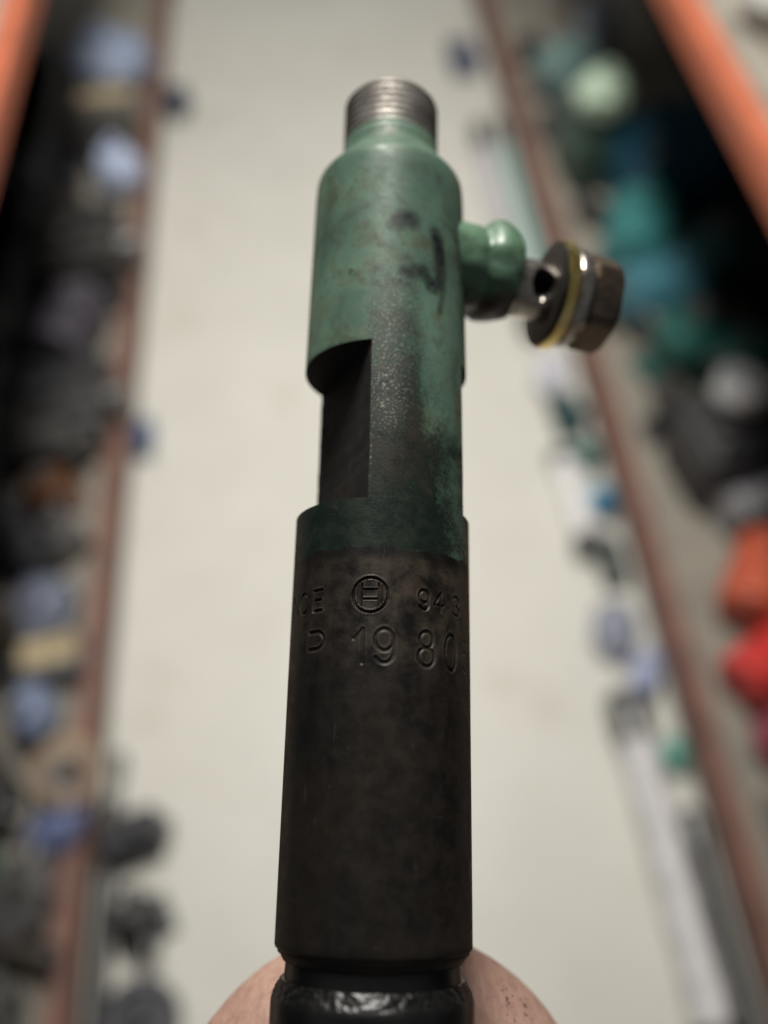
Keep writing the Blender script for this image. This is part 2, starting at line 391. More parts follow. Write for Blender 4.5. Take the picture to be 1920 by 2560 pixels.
casting('engine_casting', 'low black casting on the left shelf', 'engine part', (-.52, 1.23, ZB), .1, .18, .18, .13, (.014, .014, .016))
pump('fuel_pump', 'rust brown pump on the left shelf at the picture edge', 'pump', (-.515, 1.03, ZB), .4, .10, .042, (.11, .045, .02))
bag('wrapped_part', 'dull blue grey bundle on the left shelf above the tan reel', 'bundle', (-.505, .80, ZB), .05, .055, .035, (.15, .17, .23), 31)
carton('carton', 'light grey carton on the left shelf beside the blue bundle', 'carton', (-.475, .70, ZB), .15, .09, .08, .05, (.11, .115, .13))
bag('wrapped_part', 'soft blue plastic bundle at the left edge above the tan reel', 'bundle', (-.49, .60, ZB), .045, .035, .05, (.20, .25, .38), 33)
reel('tape_roll', 'tan ring shaped roll standing at the left shelf edge', 'tape roll', (-.425, .50, ZB + .052), (R(35), R(10), 0), .05, .024, (.40, .29, .20), (.36, .34, .36))
bag('wrapped_part', 'deep blue bundle under the tan roll', 'bundle', (-.445, .425, ZB), .045, .03, .02, (.11, .14, .28), 35)
casting('engine_casting', 'charcoal casting in the lower left rack beneath the blue bundle', 'engine part', (-.50, .32, ZB), .3, .10, .09, .06, (.045, .042, .045))
pump('fuel_pump', 'dark green pump at the lower left picture edge', 'pump', (-.56, .38, ZB), .3, .09, .035, (.01, .06, .035))
# -- black filler bins added to keep the depth of the racks dark
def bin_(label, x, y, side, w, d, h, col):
    e = empty('dark_filler_bin', loc=(x, y, ZB)); tag(e, label, 'bin', 'black filler bins added at the back of the racks')
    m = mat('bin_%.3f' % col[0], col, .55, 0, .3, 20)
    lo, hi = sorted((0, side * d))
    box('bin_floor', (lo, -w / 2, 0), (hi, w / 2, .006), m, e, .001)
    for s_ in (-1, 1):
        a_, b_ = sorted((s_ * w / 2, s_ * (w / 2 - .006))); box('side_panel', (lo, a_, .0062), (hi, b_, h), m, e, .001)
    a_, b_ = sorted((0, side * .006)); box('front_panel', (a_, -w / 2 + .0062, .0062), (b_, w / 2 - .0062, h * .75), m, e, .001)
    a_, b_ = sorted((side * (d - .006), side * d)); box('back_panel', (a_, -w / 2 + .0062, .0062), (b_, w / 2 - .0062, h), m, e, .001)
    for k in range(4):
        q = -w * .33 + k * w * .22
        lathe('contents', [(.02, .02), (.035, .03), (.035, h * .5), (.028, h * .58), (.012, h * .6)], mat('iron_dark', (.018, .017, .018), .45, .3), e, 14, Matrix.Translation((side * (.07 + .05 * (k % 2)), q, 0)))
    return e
for y, lab, c_ in ((1.95, 'added black filler bin behind the dark pulley in the left rack', .012), (1.50, 'added black filler bin behind the purple grey motor in the left rack', .010), (1.05, 'added black filler bin behind the rust brown pump in the left rack', .014), (.60, 'added black filler bin behind the soft blue bundle in the left rack', .011)):
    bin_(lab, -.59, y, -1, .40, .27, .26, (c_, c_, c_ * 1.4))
for y, lab, c_ in ((1.45, 'added navy black filler bin behind the teal motors in the right rack', .010), (1.0, 'added navy black filler bin behind the light grey pulley in the right rack', .012)):
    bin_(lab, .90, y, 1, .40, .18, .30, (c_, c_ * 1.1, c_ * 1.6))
# -- small dark parts heaped among the rest
def odd(name, label, cat, x, y, k, sc, g, group):
    c_ = [(.020, .019, .018), (.040, .037, .034), (.012, .012, .016), (.075, .072, .07), (.030, .023, .018)][k % 5]
    [lambda: casting(name, label, cat, (x, y, ZB), k * 1.3, .09 * sc, .07 * sc, .07 * sc, c_, group),
     lambda: pump(name, label, cat, (x, y, ZB), k * .9, .09 * sc, .03 * sc, c_, group=group),
     lambda: motor(name, label, cat, (x, y, ZB), k * 1.1, .10 * sc, .028 * sc, c_, group=group)][k % 3]()
for k, (x, y, sc) in enumerate(((-.545, 1.15, 1.3), (-.49, 1.12, .8), (-.56, .93, 1.3), (-.50, .92, .9), (-.565, .73, 1.2), (-.56, .50, 1.2), (-.47, .345, .7), (-.55, .22, 1.2), (-.485, 1.36, .8), (-.58, 1.78, 1.3), (-.475, 1.78, .9), (-.58, 2.12, 1.3), (-.465, 1.56, .7), (-.50, .18, .9), (-.46, .26, .6))):
    odd('machine_part', 'small dark blurred metal part among the clutter on the left shelf', 'machine part', x, y, k, sc * 1.3, 0, 'small dark parts on the left shelf')
for k, (x, y, sc) in enumerate(((.64, 1.75, .9), (.63, 2.12, 1.0), (.62, 2.45, 1.0), (.80, 1.36, 1.2), (.67, 1.17, .9), (.64, 1.10, 1.0), (.83, 1.12, 1.2), (.76, .80, 1.1), (.74, .68, 1.2), (.61, 1.54, .6), (.66, 2.28, 1.1), (.73, 2.2, 1.3), (.74, .55, 1.1))):
    odd('machine_part', 'small dark blurred metal part among the clutter on the right shelf', 'machine part', x, y, k + 2, sc, 0, 'small dark parts on the right shelf')
# -- floor at the foot of the left rack
casting('engine_casting', 'small navy block on the floor at the far left end of the aisle', 'engine part', (-.372, 2.50, 0), .05, .055, .12, .06, (.03, .045, .085))
canister('oil_filter', 'small blue canister on the floor halfway along the left rack', 'filter', (-.392, 1.22, 0), .09, .019, (.06, .11, .24), lying=1.57)
motor('starter_motor', 'charcoal motor on the floor sticking out of the lower left rack', 'motor', (-.355, .44, 0), .3, .10, .036, (.05, .05, .056))
pump('fuel_pump', 'black pump on the floor, middle one of three at lower left', 'pump', (-.338, .315, 0), .4, .085, .036, (.035, .036, .038))
wheel('pulley_wheel', 'dark grey pulley on the floor in the lower left corner', 'pulley', (-.33, .185, .001), (0, 0, 0), .055, .035, (.075, .075, .085))
casting('engine_casting', 'long black casting on the floor against the lower left beam', 'engine part', (-.393, .30, 0), 1.57, .40, .02, .05, (.008, .008, .01))

# ================================================================== the fuel injector
# local frame in mm: z along the holder axis towards the threaded inlet, -y faces the camera
TILT = math.atan(1.457e-4 * 2293); D0 = 106.57
A = Vector((0, math.cos(TILT), -math.sin(TILT))); N = Vector((0, -math.sin(TILT), -math.cos(TILT)))
LOC = Matrix(((1, N.x, A.x), (0, N.y, A.y), (0, N.z, A.z))).to_4x4()
LOC.translation = (N * D0 + Vector((-.14, 0, 0)))
LOC = Matrix.Rotation(R(-1.2), 4, 'Z') @ LOC
LOC.translation *= .001
BASE = -72.
INJ = CAM @ LOC @ Matrix.Translation((0, 0, BASE * .001))
inj = empty('fuel_injector', M=INJ)
tag(inj, 'worn green and black diesel fuel injector held upright in the aisle', 'fuel injector')
def L(v): return (v[0] * .001, v[1] * .001, (v[2] - BASE) * .001)

def smooth(x, a, b):
    t_ = np.clip((x - a) / (b - a), 0, 1); return t_ * t_ * (3 - 2 * t_)
# ---- stamped characters: polylines in mm on the unrolled surface (arc, height)
def arc(cx, cy, rx, ry, a0, a1, n=22):
    return [(cx + rx * math.cos(R(a0 + (a1 - a0) * i / n)), cy + ry * math.sin(R(a0 + (a1 - a0) * i / n))) for i in range(n + 1)]
GL = {
 'N': [[(0, 0), (0, 1), (.6, 0), (.6, 1)]],
 'C': [arc(.32, .5, .32, .5, 48, 312)],
 'E': [[(.55, 1), (0, 1), (0, 0), (.55, 0)], [(0, .52), (.48, .52)]],
 '9': [arc(.3, .68, .3, .32, 0, 360), [(.6, .68), (.6, .38)] + arc(.3, .32, .3, .32, 0, -150)],
 '4': [[(.46, 0), (.46, 1), (0, .33), (.64, .33)]],
 '3': [arc(.28, .74, .27, .26, 150, -80), arc(.28, .26, .32, .27, 85, -150)],
 'P': [[(0, 1), (.3, 1)] + arc(.3, .74, .3, .26, 90, -90) + [(0, .48)]],
 '|': [[(0, 0), (0, 1)]],
 '1': [[(0, .72), (.34, 1), (.34, 0)]],
 '8': [arc(.3, .76, .24, .24, 0, 360), arc(.3, .26, .3, .27, 0, 360)],
 '0': [arc(.3, .5, .3, .5, 0, 360)],
 '5': [[(.55, 1), (.1, 1), (.05, .58)] + arc(.27, .31, .3, .31, 130, -140)],
}
def ang(xpx, s):
    """angle round the holder of a mark seen xpx pixels right of its axis"""
    Dm = D0 * math.cos(TILT) + s * math.sin(TILT)
    lo, hi = -84., 84.
    for _ in range(40):
        m_ = (lo + hi) / 2
        x = 2293 * 10.47 * math.sin(R(m_)) / (Dm - 10.47 * math.cos(TILT) * math.cos(R(m_)))
        if x < xpx: lo = m_
        else: hi = m_
    return lo
marks = []      # (segments array, half width, depth)
def stamp(ch, xpx, s, h, w, depth=.2, hw=.27):
    u0 = R(ang(xpx, s)) * 10.47
    for pl in GL[ch]:
        marks.append((np.array([(u0 + (px - .3) * w / .6, s + (py - .5) * h) for px, py in pl]), hw, depth))
S1, S2 = 22.55, 17.25
for ch, x, h, w, dp in (('N', -212, 2.3, 1.5, .12), ('C', -192, 2.3, 1.5, .13), ('E', -157, 2.3, 1.35, .17), ('9', 108, 2.15, 1.15, .19), ('4', 145, 2.1, 1.2, .12), ('3', 188, 2.1, 1.3, .10)):
    stamp(ch, x, S1, h, w, dp, .21)
for ch, x, h, w, dp in (('P', -160, 3.6, 2.1, .26), ('|', -173, 3.4, 2.1, .07), ('1', -46, 3.6, 1.7, .2), ('9', 11, 3.6, 2.0, .27), ('8', 117, 3.7, 1.95, .27), ('0', 178, 3.9, 1.9, .28), ('5', 213, 3.3, 1.7, .09)):
    stamp(ch, x, S2, h, w, dp * .52, .25)
u0 = R(ang(-27, S1)) * 10.47; sl = S1 + .2
marks.append((np.array([(u0 + p[0], sl + p[1]) for p in arc(0, 0, 1.9, 1.9, 0, 360, 48)]), .19, .24))
for sx in (-1, 1):
    marks.append((np.array([(u0 + sx * .92, sl - 1.2), (u0 + sx * .92, sl + 1.25)]), .15, .18))
    marks.append((np.array([(u0 + sx * 1.28, sl - .95), (u0 + sx * 1.28, sl + 1.0)]), .13, .12))
for q in (.60, -.46): marks.append((np.array([(u0 - .8, sl + q), (u0 + .8, sl + q)]), .15, .2))
def engrave(U, V):
    d = np.zeros_like(U)
    for pts, hw, dep in marks:
        lo = pts.min(0) - .8; hi = pts.max(0) + .8
        sel = np.where((U > lo[0]) & (U < hi[0]) & (V > lo[1]) & (V < hi[1]))
        if not len(sel[0]): continue
        u, v = U[sel], V[sel]; best = np.full(u.shape, 9.)
        for (ax, ay), (bx, by) in zip(pts[:-1], pts[1:]):
            dx, dy = bx - ax, by - ay; q = dx * dx + dy * dy + 1e-9
            tt = np.clip(((u - ax) * dx + (v - ay) * dy) / q, 0, 1)
            best = np.minimum(best, np.hypot(u - ax - tt * dx, v - ay - tt * dy))
        g = -dep * (1 - smooth(best, hw * .25, hw)) + dep * .22 * np.exp(-((best - hw * 1.35) / (hw * .35)) ** 2)   # pressed in, metal raised beside it
        cur = d[sel]
        d[sel] = np.where(np.abs(g) > np.abs(cur), g, cur)
    return d

# ---- holder body
th = np.concatenate([np.arange(-100, 100.01, .55), np.linspace(104, 256, 40)])
th = np.unique(np.concatenate([th, [-9.3, 65.1]]))
rows = []      # (s, base radius, flats?)
def add(a, b, step, r0, r1=None, flat=False):
    n = max(1, int(round(abs(b - a) / step)))
    for i in range(n + 1):
        q = i / n; rows.append((a + (b - a) * q, r0 + ((r1 if r1 is not None else r0) - r0) * q, flat))
rows += [(-14.2, 9.2, False), (-14.1, 9.5, False), (-13.75, 9.7, False), (-13.4, 9.9, False), (-13.3, 10.1, False), (-12.95, 10.2, False), (-12.8, 10.4, False)]
add(-12.6, 12.0, .6, 10.46)
add(12.1, 26.5, .085, 10.47)
add(26.7, 33.6, .25, 10.47)
rows += [(33.78, 10.47, False), (33.86, 10.468, False)]
add(33.9, 53.75, .4, 10.466, 10.30, True)
rows += [(53.77, 10.30, False), (53.79, 10.30, False), (53.80, 10.30, False), (53.9, 10.30, False)]
add(54.1, 78.6, .35, 10.30, 10.08)
rows += [(q_, r_, False) for q_, r_ in ((79.6, 10.06), (80.6, 10.02), (81.4, 9.97), (81.9, 9.9), (82.3, 9.76), (82.7, 9.53), (83.1, 9.24), (83.7, 8.78), (84.6, 8.08), (85.5, 7.42), (86.1, 7.05), (86.6, 6.83), (87.1, 6.72), (87.6, 6.67), (88.1, 6.64))]
sv = np.array([r[0] for r in rows]); rv = np.array([r[1] for r in rows]); fl = np.array([r[2] for r in rows])
TH, SV = np.meshgrid(th, sv); RV = np.repeat(rv[:, None], len(th), 1)
T = np.radians(TH)
def plane(t0, al, rr=10.4):
    c = np.cos(T - np.radians(t0)); return np.where(c > .05, rr * math.cos(R(al)) / np.maximum(c, .05), 99)
jit = np.interp(sv, np.arange(-20, 100, .9), np.random.RandomState(5).uniform(-.05, .05, 134))[:, None]
FL = np.minimum(plane(-66.65, 57.35) + jit, plane(111.4, 46.3) + jit[::-1])
onflat = (fl[:, None] | ((SV > 53.7) & (SV < 53.795))) & (FL < RV)
RV = np.where(fl[:, None], np.minimum(RV, FL), RV)
rng = np.random.RandomState(3)
wob = sum(rng.uniform(-1, 1) * np.sin(T * k + SV * q + rng.uniform(0, 6)) for k, q in ((3, .11), (5, .17), (8, .06))) * .008
RV = RV + wob
U = T * 10.47
E_ = engrave(U, SV); RV = RV + np.where((SV > 12) & (SV < 26.6), E_, 0)
Xv = RV * np.sin(T); Yv = -RV * np.cos(T)
nr, nt = TH.shape
verts = [(x * .001, y * .001, (z - BASE) * .001) for x, y, z in zip(Xv.ravel(), Yv.ravel(), SV.ravel())]
faces = []
for j in range(nr - 1):
    b0 = j * nt; b1 = b0 + nt
    faces += [(b0 + i, b0 + (i + 1) % nt, b1 + (i + 1) % nt, b1 + i) for i in range(nt)]
faces += [tuple(range(nt)), tuple((nr - 1) * nt + i for i in range(nt))]

# where paint still sits, where soot and bare metal took over, felt pen strokes
fn = sum(np.sin(T * k + SV * q + p) * a_ for k, q, p, a_ in ((4, .5, 1, .5), (9, .9, 2, .35), (17, 1.7, 4, .25), (31, 2.9, 0, .15)))
edge = 28.15 + .33 * fn - .25 * np.exp(-((TH - 5) / 25) ** 2)
paint = smooth(SV, edge - .12, edge + .18) * np.where(onflat, 0, 1)
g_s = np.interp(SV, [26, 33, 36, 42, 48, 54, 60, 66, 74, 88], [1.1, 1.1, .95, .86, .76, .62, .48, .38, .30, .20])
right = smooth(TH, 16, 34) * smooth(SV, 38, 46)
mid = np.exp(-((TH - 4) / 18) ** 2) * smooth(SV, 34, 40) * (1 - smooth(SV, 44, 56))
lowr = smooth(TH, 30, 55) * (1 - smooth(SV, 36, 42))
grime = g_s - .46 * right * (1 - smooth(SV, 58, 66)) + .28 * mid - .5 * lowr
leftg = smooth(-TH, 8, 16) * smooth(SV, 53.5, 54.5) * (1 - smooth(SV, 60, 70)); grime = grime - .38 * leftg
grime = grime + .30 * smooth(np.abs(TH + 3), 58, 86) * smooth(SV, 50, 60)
brown = np.exp(-((SV - 41) / 4.5) ** 2) * np.exp(-((TH - 8) / 22) ** 2) + .9 * smooth(SV, 12, 21) * (1 - smooth(SV, 26.4, 28.1)) * (.35 + .65 * smooth(TH, -40, 10)) + .20 * smooth(TH, -25, 35) * (SV < 27)
dark = np.exp(-((SV - (edge - .55)) / .5) ** 2) * (SV < edge + .3) * (.55 + .45 * np.clip(fn, -1, 1))
spark = np.exp(-((TH - 1) / 13) ** 2) * smooth(SV, 39, 48) * (1 - smooth(SV, 58, 68)) * np.where(onflat, 0, 1)  # worn bare grains, with their specular glints put into the colour
spark = np.maximum(spark, .9 * np.exp(-((TH + 8.4) / .8) ** 2) * smooth(SV, 34, 38) * (1 - smooth(SV, 50, 53)) * (.5 + .5 * np.sin(SV * 2.1 + np.sin(SV * .7) * 3)))
def stroke(pts, w):
    best = np.full(TH.shape, 99.)
    P = [(R(a_) * 10.2, s_) for a_, s_ in pts]
    for (ax, ay), (bx, by) in zip(P[:-1], P[1:]):
        dx, dy = bx - ax, by - ay; q = dx * dx + dy * dy + 1e-9
        tt = np.clip(((U - ax) * dx + (SV - ay) * dy) / q, 0, 1); best = np.minimum(best, np.hypot(U - ax - tt * dx, SV - ay - tt * dy))
    return 1 - smooth(best, w * .25, w)
ink = np.maximum.reduce([stroke([(7, 70.3), (11, 70.9), (16, 70.8)], 2.0), .8 * stroke([(3, 69.9), (6, 70.3), (8, 70.4)], 1.4),
                         stroke([(37, 69.8), (40, 67.5), (41, 65), (40.5, 62.5)], 1.65), .7 * stroke([(41, 64), (42, 61), (40, 58.8)], .7),
                         stroke([(12, 63.3), (16, 63.0), (19, 63.7), (22, 63.4), (26, 63.9), (29, 62.9), (33, 62.6)], 1.3),
                         .8 * stroke([(26, 63.8), (30, 61.6), (36, 61.3), (38, 63.5)], .65)])
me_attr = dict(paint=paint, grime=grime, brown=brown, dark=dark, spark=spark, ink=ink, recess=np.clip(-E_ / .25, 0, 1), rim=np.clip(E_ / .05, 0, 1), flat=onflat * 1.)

t = NT('injector_worn_paint_over_black_steel')
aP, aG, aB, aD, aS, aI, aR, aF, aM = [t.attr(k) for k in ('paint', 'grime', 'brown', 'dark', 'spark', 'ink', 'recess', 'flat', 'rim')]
n_low = t.noise(130, 4, .6); n_mid = t.noise(520, 5, .65); n_fine = t.noise(3200, 3, .7); n_blot = t.noise(260, 3, .6, dist=.6)
n_ver = t.noise(240, 5, .6, stretch=(1, 1, .22))  # streaks along the axis put a faint sheen into the steel colour
steel = t.mix(t.ramp(t.math('ADD', t.math('MULTIPLY', n_ver, .65), t.math('MULTIPLY', n_low, .35)), .34, .68), (.0056, .0049, .0046), (.0135, .0106, .0078))
steel = t.mix(t.math('MULTIPLY', t.ramp(t.math('ADD', t.math('MULTIPLY', n_mid, .5), t.math('MULTIPLY', n_blot, .5)), .36, .66), aB, clamp=True), steel, (.054, .040, .028))
steel = t.mix(t.math('MULTIPLY', t.ramp(n_blot, .56, .74), .4), steel, (.003, .003, .003))
steel = t.mix(t.math('MULTIPLY', aD, .9, clamp=True), steel, (.003, .0027, .0027))
steel = t.mix(t.math('MULTIPLY', aR, .25), steel, (.003, .003, .003))
steel = t.mix(t.math('MULTIPLY', aM, t.ramp(n_mid, .4, .6, .15, .75)), steel, (.075, .064, .052))
scr = t.math('MULTIPLY', t.ramp(t.noise(1000, 2, .5, stretch=(1.3, 1.3, .16), dist=.5), .69, .75), t.ramp(n_low, .45, .6))
scr2 = t.math('MULTIPLY', t.ramp(t.noise(900, 2, .5, stretch=(.12, .12, 1.4), dist=.8), .70, .74), t.ramp(n_blot, .45, .6))
steel = t.mix(t.math('MULTIPLY', t.math('MAXIMUM', scr, scr2), .28), steel, (.06, .054, .046))
gr = t.mix(t.ramp(n_low, .36, .66), (.082, .148, .108), (.126, .212, .154))
gr = t.mix(t.ramp(n_blot, .50, .72, 0, .75), gr, (.10, .115, .07))
gr = t.mix(t.ramp(t.noise(170, 4, .65, dist=.5), .53, .68, 0, .6), gr, (.065, .075, .05))
gr = t.mix(t.ramp(n_mid, .56, .72, 0, .4), gr, (.17, .245, .195))
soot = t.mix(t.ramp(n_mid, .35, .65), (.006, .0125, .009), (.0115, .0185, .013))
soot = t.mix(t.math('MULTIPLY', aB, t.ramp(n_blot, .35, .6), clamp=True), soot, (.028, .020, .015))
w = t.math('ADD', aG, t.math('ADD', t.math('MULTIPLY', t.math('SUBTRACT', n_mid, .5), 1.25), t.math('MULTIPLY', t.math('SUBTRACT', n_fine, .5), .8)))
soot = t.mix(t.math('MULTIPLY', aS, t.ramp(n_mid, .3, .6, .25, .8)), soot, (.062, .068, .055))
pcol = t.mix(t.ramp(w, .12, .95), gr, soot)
chip = t.math('MULTIPLY', t.ramp(t.noise(800, 3, .6, dist=.4), .655, .675), t.ramp(n_low, .42, .6))
pcol = t.mix(t.math('MULTIPLY', chip, .75), pcol, (.035, .028, .02))
pcol = t.mix(t.math('MULTIPLY', aI, t.ramp(n_mid, .35, .7, 1., .6)), pcol, (.010, .011, .012))
ragged = t.math('ADD', aP, t.math('MULTIPLY', t.math('SUBTRACT', n_mid, .5), .5))
pm = t.ramp(ragged, .35, .65)
col = t.mix(pm, steel, pcol)
col = t.mix(aF, col, t.mix(t.ramp(n_mid, .35, .65), (.010, .009, .009), (.021, .018, .017)))
sp = t.math('MULTIPLY', t.ramp(t.noise(4200, 2, .6), .56, .68), aS)
sp2 = t.ramp(t.noise(1500, 2, .5), .735, .78, 0, .55)
col = t.mix(sp, col, (.36, .37, .33)); col = t.mix(t.math('MULTIPLY', sp2, t.math('SUBTRACT', 1., aF)), col, (.06, .057, .05))
rough = t.math('ADD', t.ramp(n_mid, .3, .7, .36, .58), t.math('MULTIPLY', aF, .3))
nb = t.bump(n_mid, .00006, .5); nb = t.bump(n_fine, .000045, .55, nb)
t.out(col, rough, 0, nb, .27)
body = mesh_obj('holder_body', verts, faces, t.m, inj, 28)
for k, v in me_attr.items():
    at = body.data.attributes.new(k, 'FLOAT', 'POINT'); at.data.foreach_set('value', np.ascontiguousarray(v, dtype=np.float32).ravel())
body['label'] = 'green painted upper holder and black stamped lower barrel'

# ---- threaded inlet (helical thread)
tt_ = np.linspace(-180, 180, 161)[:-1]; ss = np.concatenate([np.arange(87.7, 96.9, .1)])
T2, S2_ = np.meshgrid(np.radians(tt_), ss)
ph = (S2_ / 1.05 + T2 / (2 * math.pi)) % 1
tri = np.abs(ph - .5) * 2
r2 = 6.46 + .16 * np.clip(tri * 1.5 - .25, 0, 1)
r2 = np.where(S2_ < 89.0, 6.62 - (.15 - (r2 - 6.47)) * smooth(S2_, 88.2, 89.2), r2)
r2 = np.minimum(r2, 6.62 - np.maximum(0, S2_ - 95.7) * .75)
v2 = [L((r * math.sin(a_), -r * math.cos(a_), z)) for r, a_, z in zip(r2.ravel(), T2.ravel(), S2_.ravel())]
n2 = len(tt_); f2 = []
for j in range(len(ss) - 1):
    f2 += [(j * n2 + i, j * n2 + (i + 1) % n2, (j + 1) * n2 + (i + 1) % n2, (j + 1) * n2 + i) for i in range(n2)]
b0 = (len(ss) - 1) * n2; k0 = len(v2)
for rr, zz in ((4.6, 97.0), (2.4, 94.0), (.9, 92.0)):      # inner cone of the pipe seat
    v2 += [L((rr * math.sin(R(a_)), -rr * math.cos(R(a_)), zz)) for a_ in tt_]
    f2 += [(b0 + i, b0 + (i + 1) % n2, k0 + (i + 1) % n2, k0 + i) for i in range(n2)]
    b0 = k0; k0 = len(v2)
f2 += [tuple(b0 + i for i in range(n2)), tuple(range(n2))]
t = NT('thread_bare_steel')
zc = t.n('ShaderNodeSeparateXYZ'); t.t.links.new(t.co(), zc.inputs[0])
n1 = t.noise(300, 4); n3 = t.noise(900, 4); nz = t.noise(200, 3)
pz = t.math('ADD', zc.outputs[2], t.math('MULTIPLY', t.math('SUBTRACT', nz, .5), .0022))
pm = t.ramp(pz, (89.9 - BASE) * .001, (88.5 - BASE) * .001)
met = t.mix(t.ramp(n1, .35, .65), (.19, .172, .155), (.31, .285, .26))
met = t.mix(t.ramp(n3, .55, .7, 0, .7), met, (.15, .125, .105))
grn = t.mix(t.ramp(n1, .35, .65), (.10, .175, .125), (.15, .245, .18))
t.out(t.mix(pm, met, grn), t.ramp(n3, .3, .7, .42, .6), t.math('MULTIPLY', t.math('SUBTRACT', 1., pm), .7), t.bump(n3, .00005, .5))
mesh_obj('threaded_inlet', v2, f2, t.m, inj, 50)['label'] = 'bare steel threaded end at the top'

# ---- leak-off boss, banjo bolt, washer: own axis, square to the holder
PHI = R(14.5); SB = 72.1; SBOLT = 71.2
bx = Vector((math.cos(PHI), math.sin(PHI), 0)); bz = Vector((0, 0, 1)); by = bz.cross(bx)
BM = Matrix(((by.x, bz.x, bx.x), (by.y, bz.y, bx.y), (by.z, bz.z, bx.z))).to_4x4()
BM.translation = Vector((0, 0, SB - BASE)); SC = Matrix.Scale(.001, 4) @ BM
tl = R(4); bx2 = bx * math.cos(tl) - bz * math.sin(tl); bz2 = bz * math.cos(tl) + bx * math.sin(tl)
BM2 = Matrix(((by.x, bz2.x, bx2.x), (by.y, bz2.y, bx2.y), (by.z, bz2.z, bx2.z))).to_4x4()
BM2.translation = Vector((0, 0, SBOLT + .75 - BASE)); SCB = Matrix.Scale(.001, 4) @ BM2
t = NT('boss_paint'); n1 = t.noise(220, 4); n3 = t.noise(900, 4)
# bare underside: world-independent, set by height on the part
zc = t.n('ShaderNodeSeparateXYZ'); t.t.links.new(t.co(), zc.inputs[0])
pz = t.math('ADD', zc.outputs[2], t.math('MULTIPLY', t.math('SUBTRACT', n1, .5), .003))
pm = t.ramp(pz, (SB - 6.4 - BASE) * .001, (SB - 4.4 - BASE) * .001)
g = t.mix(t.ramp(n1, .35, .65), (.075, .155, .095), (.12, .225, .14)); g = t.mix(t.ramp(n3, .54, .72, 0, .6), g, (.085, .10, .055))
t.out(t.mix(pm, (.045, .033, .025), g), t.ramp(n3, .3, .7, .34, .55), 0, t.bump(t.noise(420, 3), .0005, .5))
M_boss = t.m
def ring_rough(prof, seg, amp, seed):
    v, f = rings(prof, seg)
    out = []
    for p in v:
        q = Vector(p); n_ = mnoise.noise(Vector((q.x, q.y, q.z)) * .35 + Vector((seed, 0, 0))) * amp
        rr = math.hypot(q.x, q.y); k = (rr + n_) / rr if rr > .5 else 1
        out.append(tuple(SC @ Vector((q.x * k, q.y * k, q.z))))
    return out, f
v, f = ring_rough([(6.2, 7.5), (6.15, 10.2), (6.1, 11.3), (6.05, 11.9), (5.98, 12.25), (6.05, 12.55), (6.3, 12.95), (6.7, 13.6), (6.85, 14.5), (6.8, 15.4), (6.45, 16.4), (5.9, 17.2), (5.2, 17.7), (4.3, 17.9), (3.6, 17.95)], 64, .62, 4)
boss = mesh_obj('leak_off_boss', v, f, M_boss, inj, 60)
boss['label'] = 'lumpy green painted boss on the side'
t = NT('bolt_plated_steel'); n1 = t.noise(260, 4); n3 = t.noise(1100, 4)
met = t.mix(t.ramp(n1, .35, .68), (.30, .265, .225), (.58, .54, .48)); met = t.mix(t.ramp(n3, .52, .68, 0, .7), met, (.18, .13, .09))
t.out(met, t.ramp(n1, .3, .7, .16, .28), .95, t.bump(n3, .00005, .5)); M_bolt = t.m
t = NT('bolt_rusty_head'); n1 = t.noise(200, 4); n3 = t.noise(1000, 4)
met = t.mix(t.ramp(n1, .35, .65), (.09, .07, .052), (.20, .14, .095)); met = t.mix(t.ramp(n3, .55, .7, 0, .6), met, (.06, .045, .035))
t.out(met, t.ramp(n1, .3, .7, .32, .5), .75, t.bump(n3, .00008, .5)); M_head = t.m
t = NT('brass'); n1 = t.noise(300, 4)
t.out(t.mix(t.ramp(n1, .35, .65), (.70, .52, .17), (.92, .74, .33)), t.ramp(n1, .3, .7, .16, .30), 1.); M_brass = t.m
t = NT('washer_dark_face'); n1 = t.noise(300, 4)
t.out(t.mix(t.ramp(n1, .35, .65), (.018, .015, .013), (.04, .033, .028)), .5, .2); M_dark = t.m
M_bore = NT('bore_dark_inside').out((.004, .004, .004), .6, 0.)  # the darkness inside the hole is put into this black
# bolt shank with a cross hole that faces the camera side
seg = 72; zs = np.arange(17.2, 23.3, .12); vv = []; ff = []
for z in zs:
    for i in range(seg):
        a_ = 2 * math.pi * i / seg
        # angle measured from -y (camera side) of the local frame
        px_, py_ = math.cos(a_), math.sin(a_)
        du = math.atan2(math.sin(a_ - R(196)), math.cos(a_ - R(196))) * 4.1
        dh = math.hypot(du / 2.0, (z - 21.1) / 1.5)
        rr = 4.1 - 3.3 * (1 - min(1, max(0, (dh - .85) / .25)))
        rr *= 1 - .04 * (1 if 18.0 < z < 18.4 else 0)
        vv.append(tuple(SCB @ Vector((rr * px_, rr * py_, z))))
for j in range(len(zs) - 1):
    ff += [(j * seg + i, j * seg + (i + 1) % seg, (j + 1) * seg + (i + 1) % seg, (j + 1) * seg + i) for i in range(seg)]
ff += [tuple(range(seg)), tuple((len(zs) - 1) * seg + i for i in range(seg))]
bolt = mesh_obj('banjo_bolt', vv, ff, M_bolt, inj, 40); bolt.data.materials.append(M_bore)
for p_ in bolt.data.polygons:
    q_ = SCB.inverted() @ p_.center
    if math.hypot(q_.x, q_.y) < 3.7 and 19 < q_.z < 23.1: p_.material_index = 1
bolt['label'] = 'hollow bolt shank with a cross drilled hole'
HEADW = 23.2
wv, wf = rings([(3.8, HEADW - .45), (7.05, HEADW - .45), (7.35, HEADW - .25), (7.35, HEADW - .02), (3.8, HEADW - .02), (3.8, HEADW - .45)], 56, SCB, caps=False)
mesh_obj('seal_washer', wv, wf, M_dark, inj, 40)['label'] = 'dark sealing washer facing the holder'
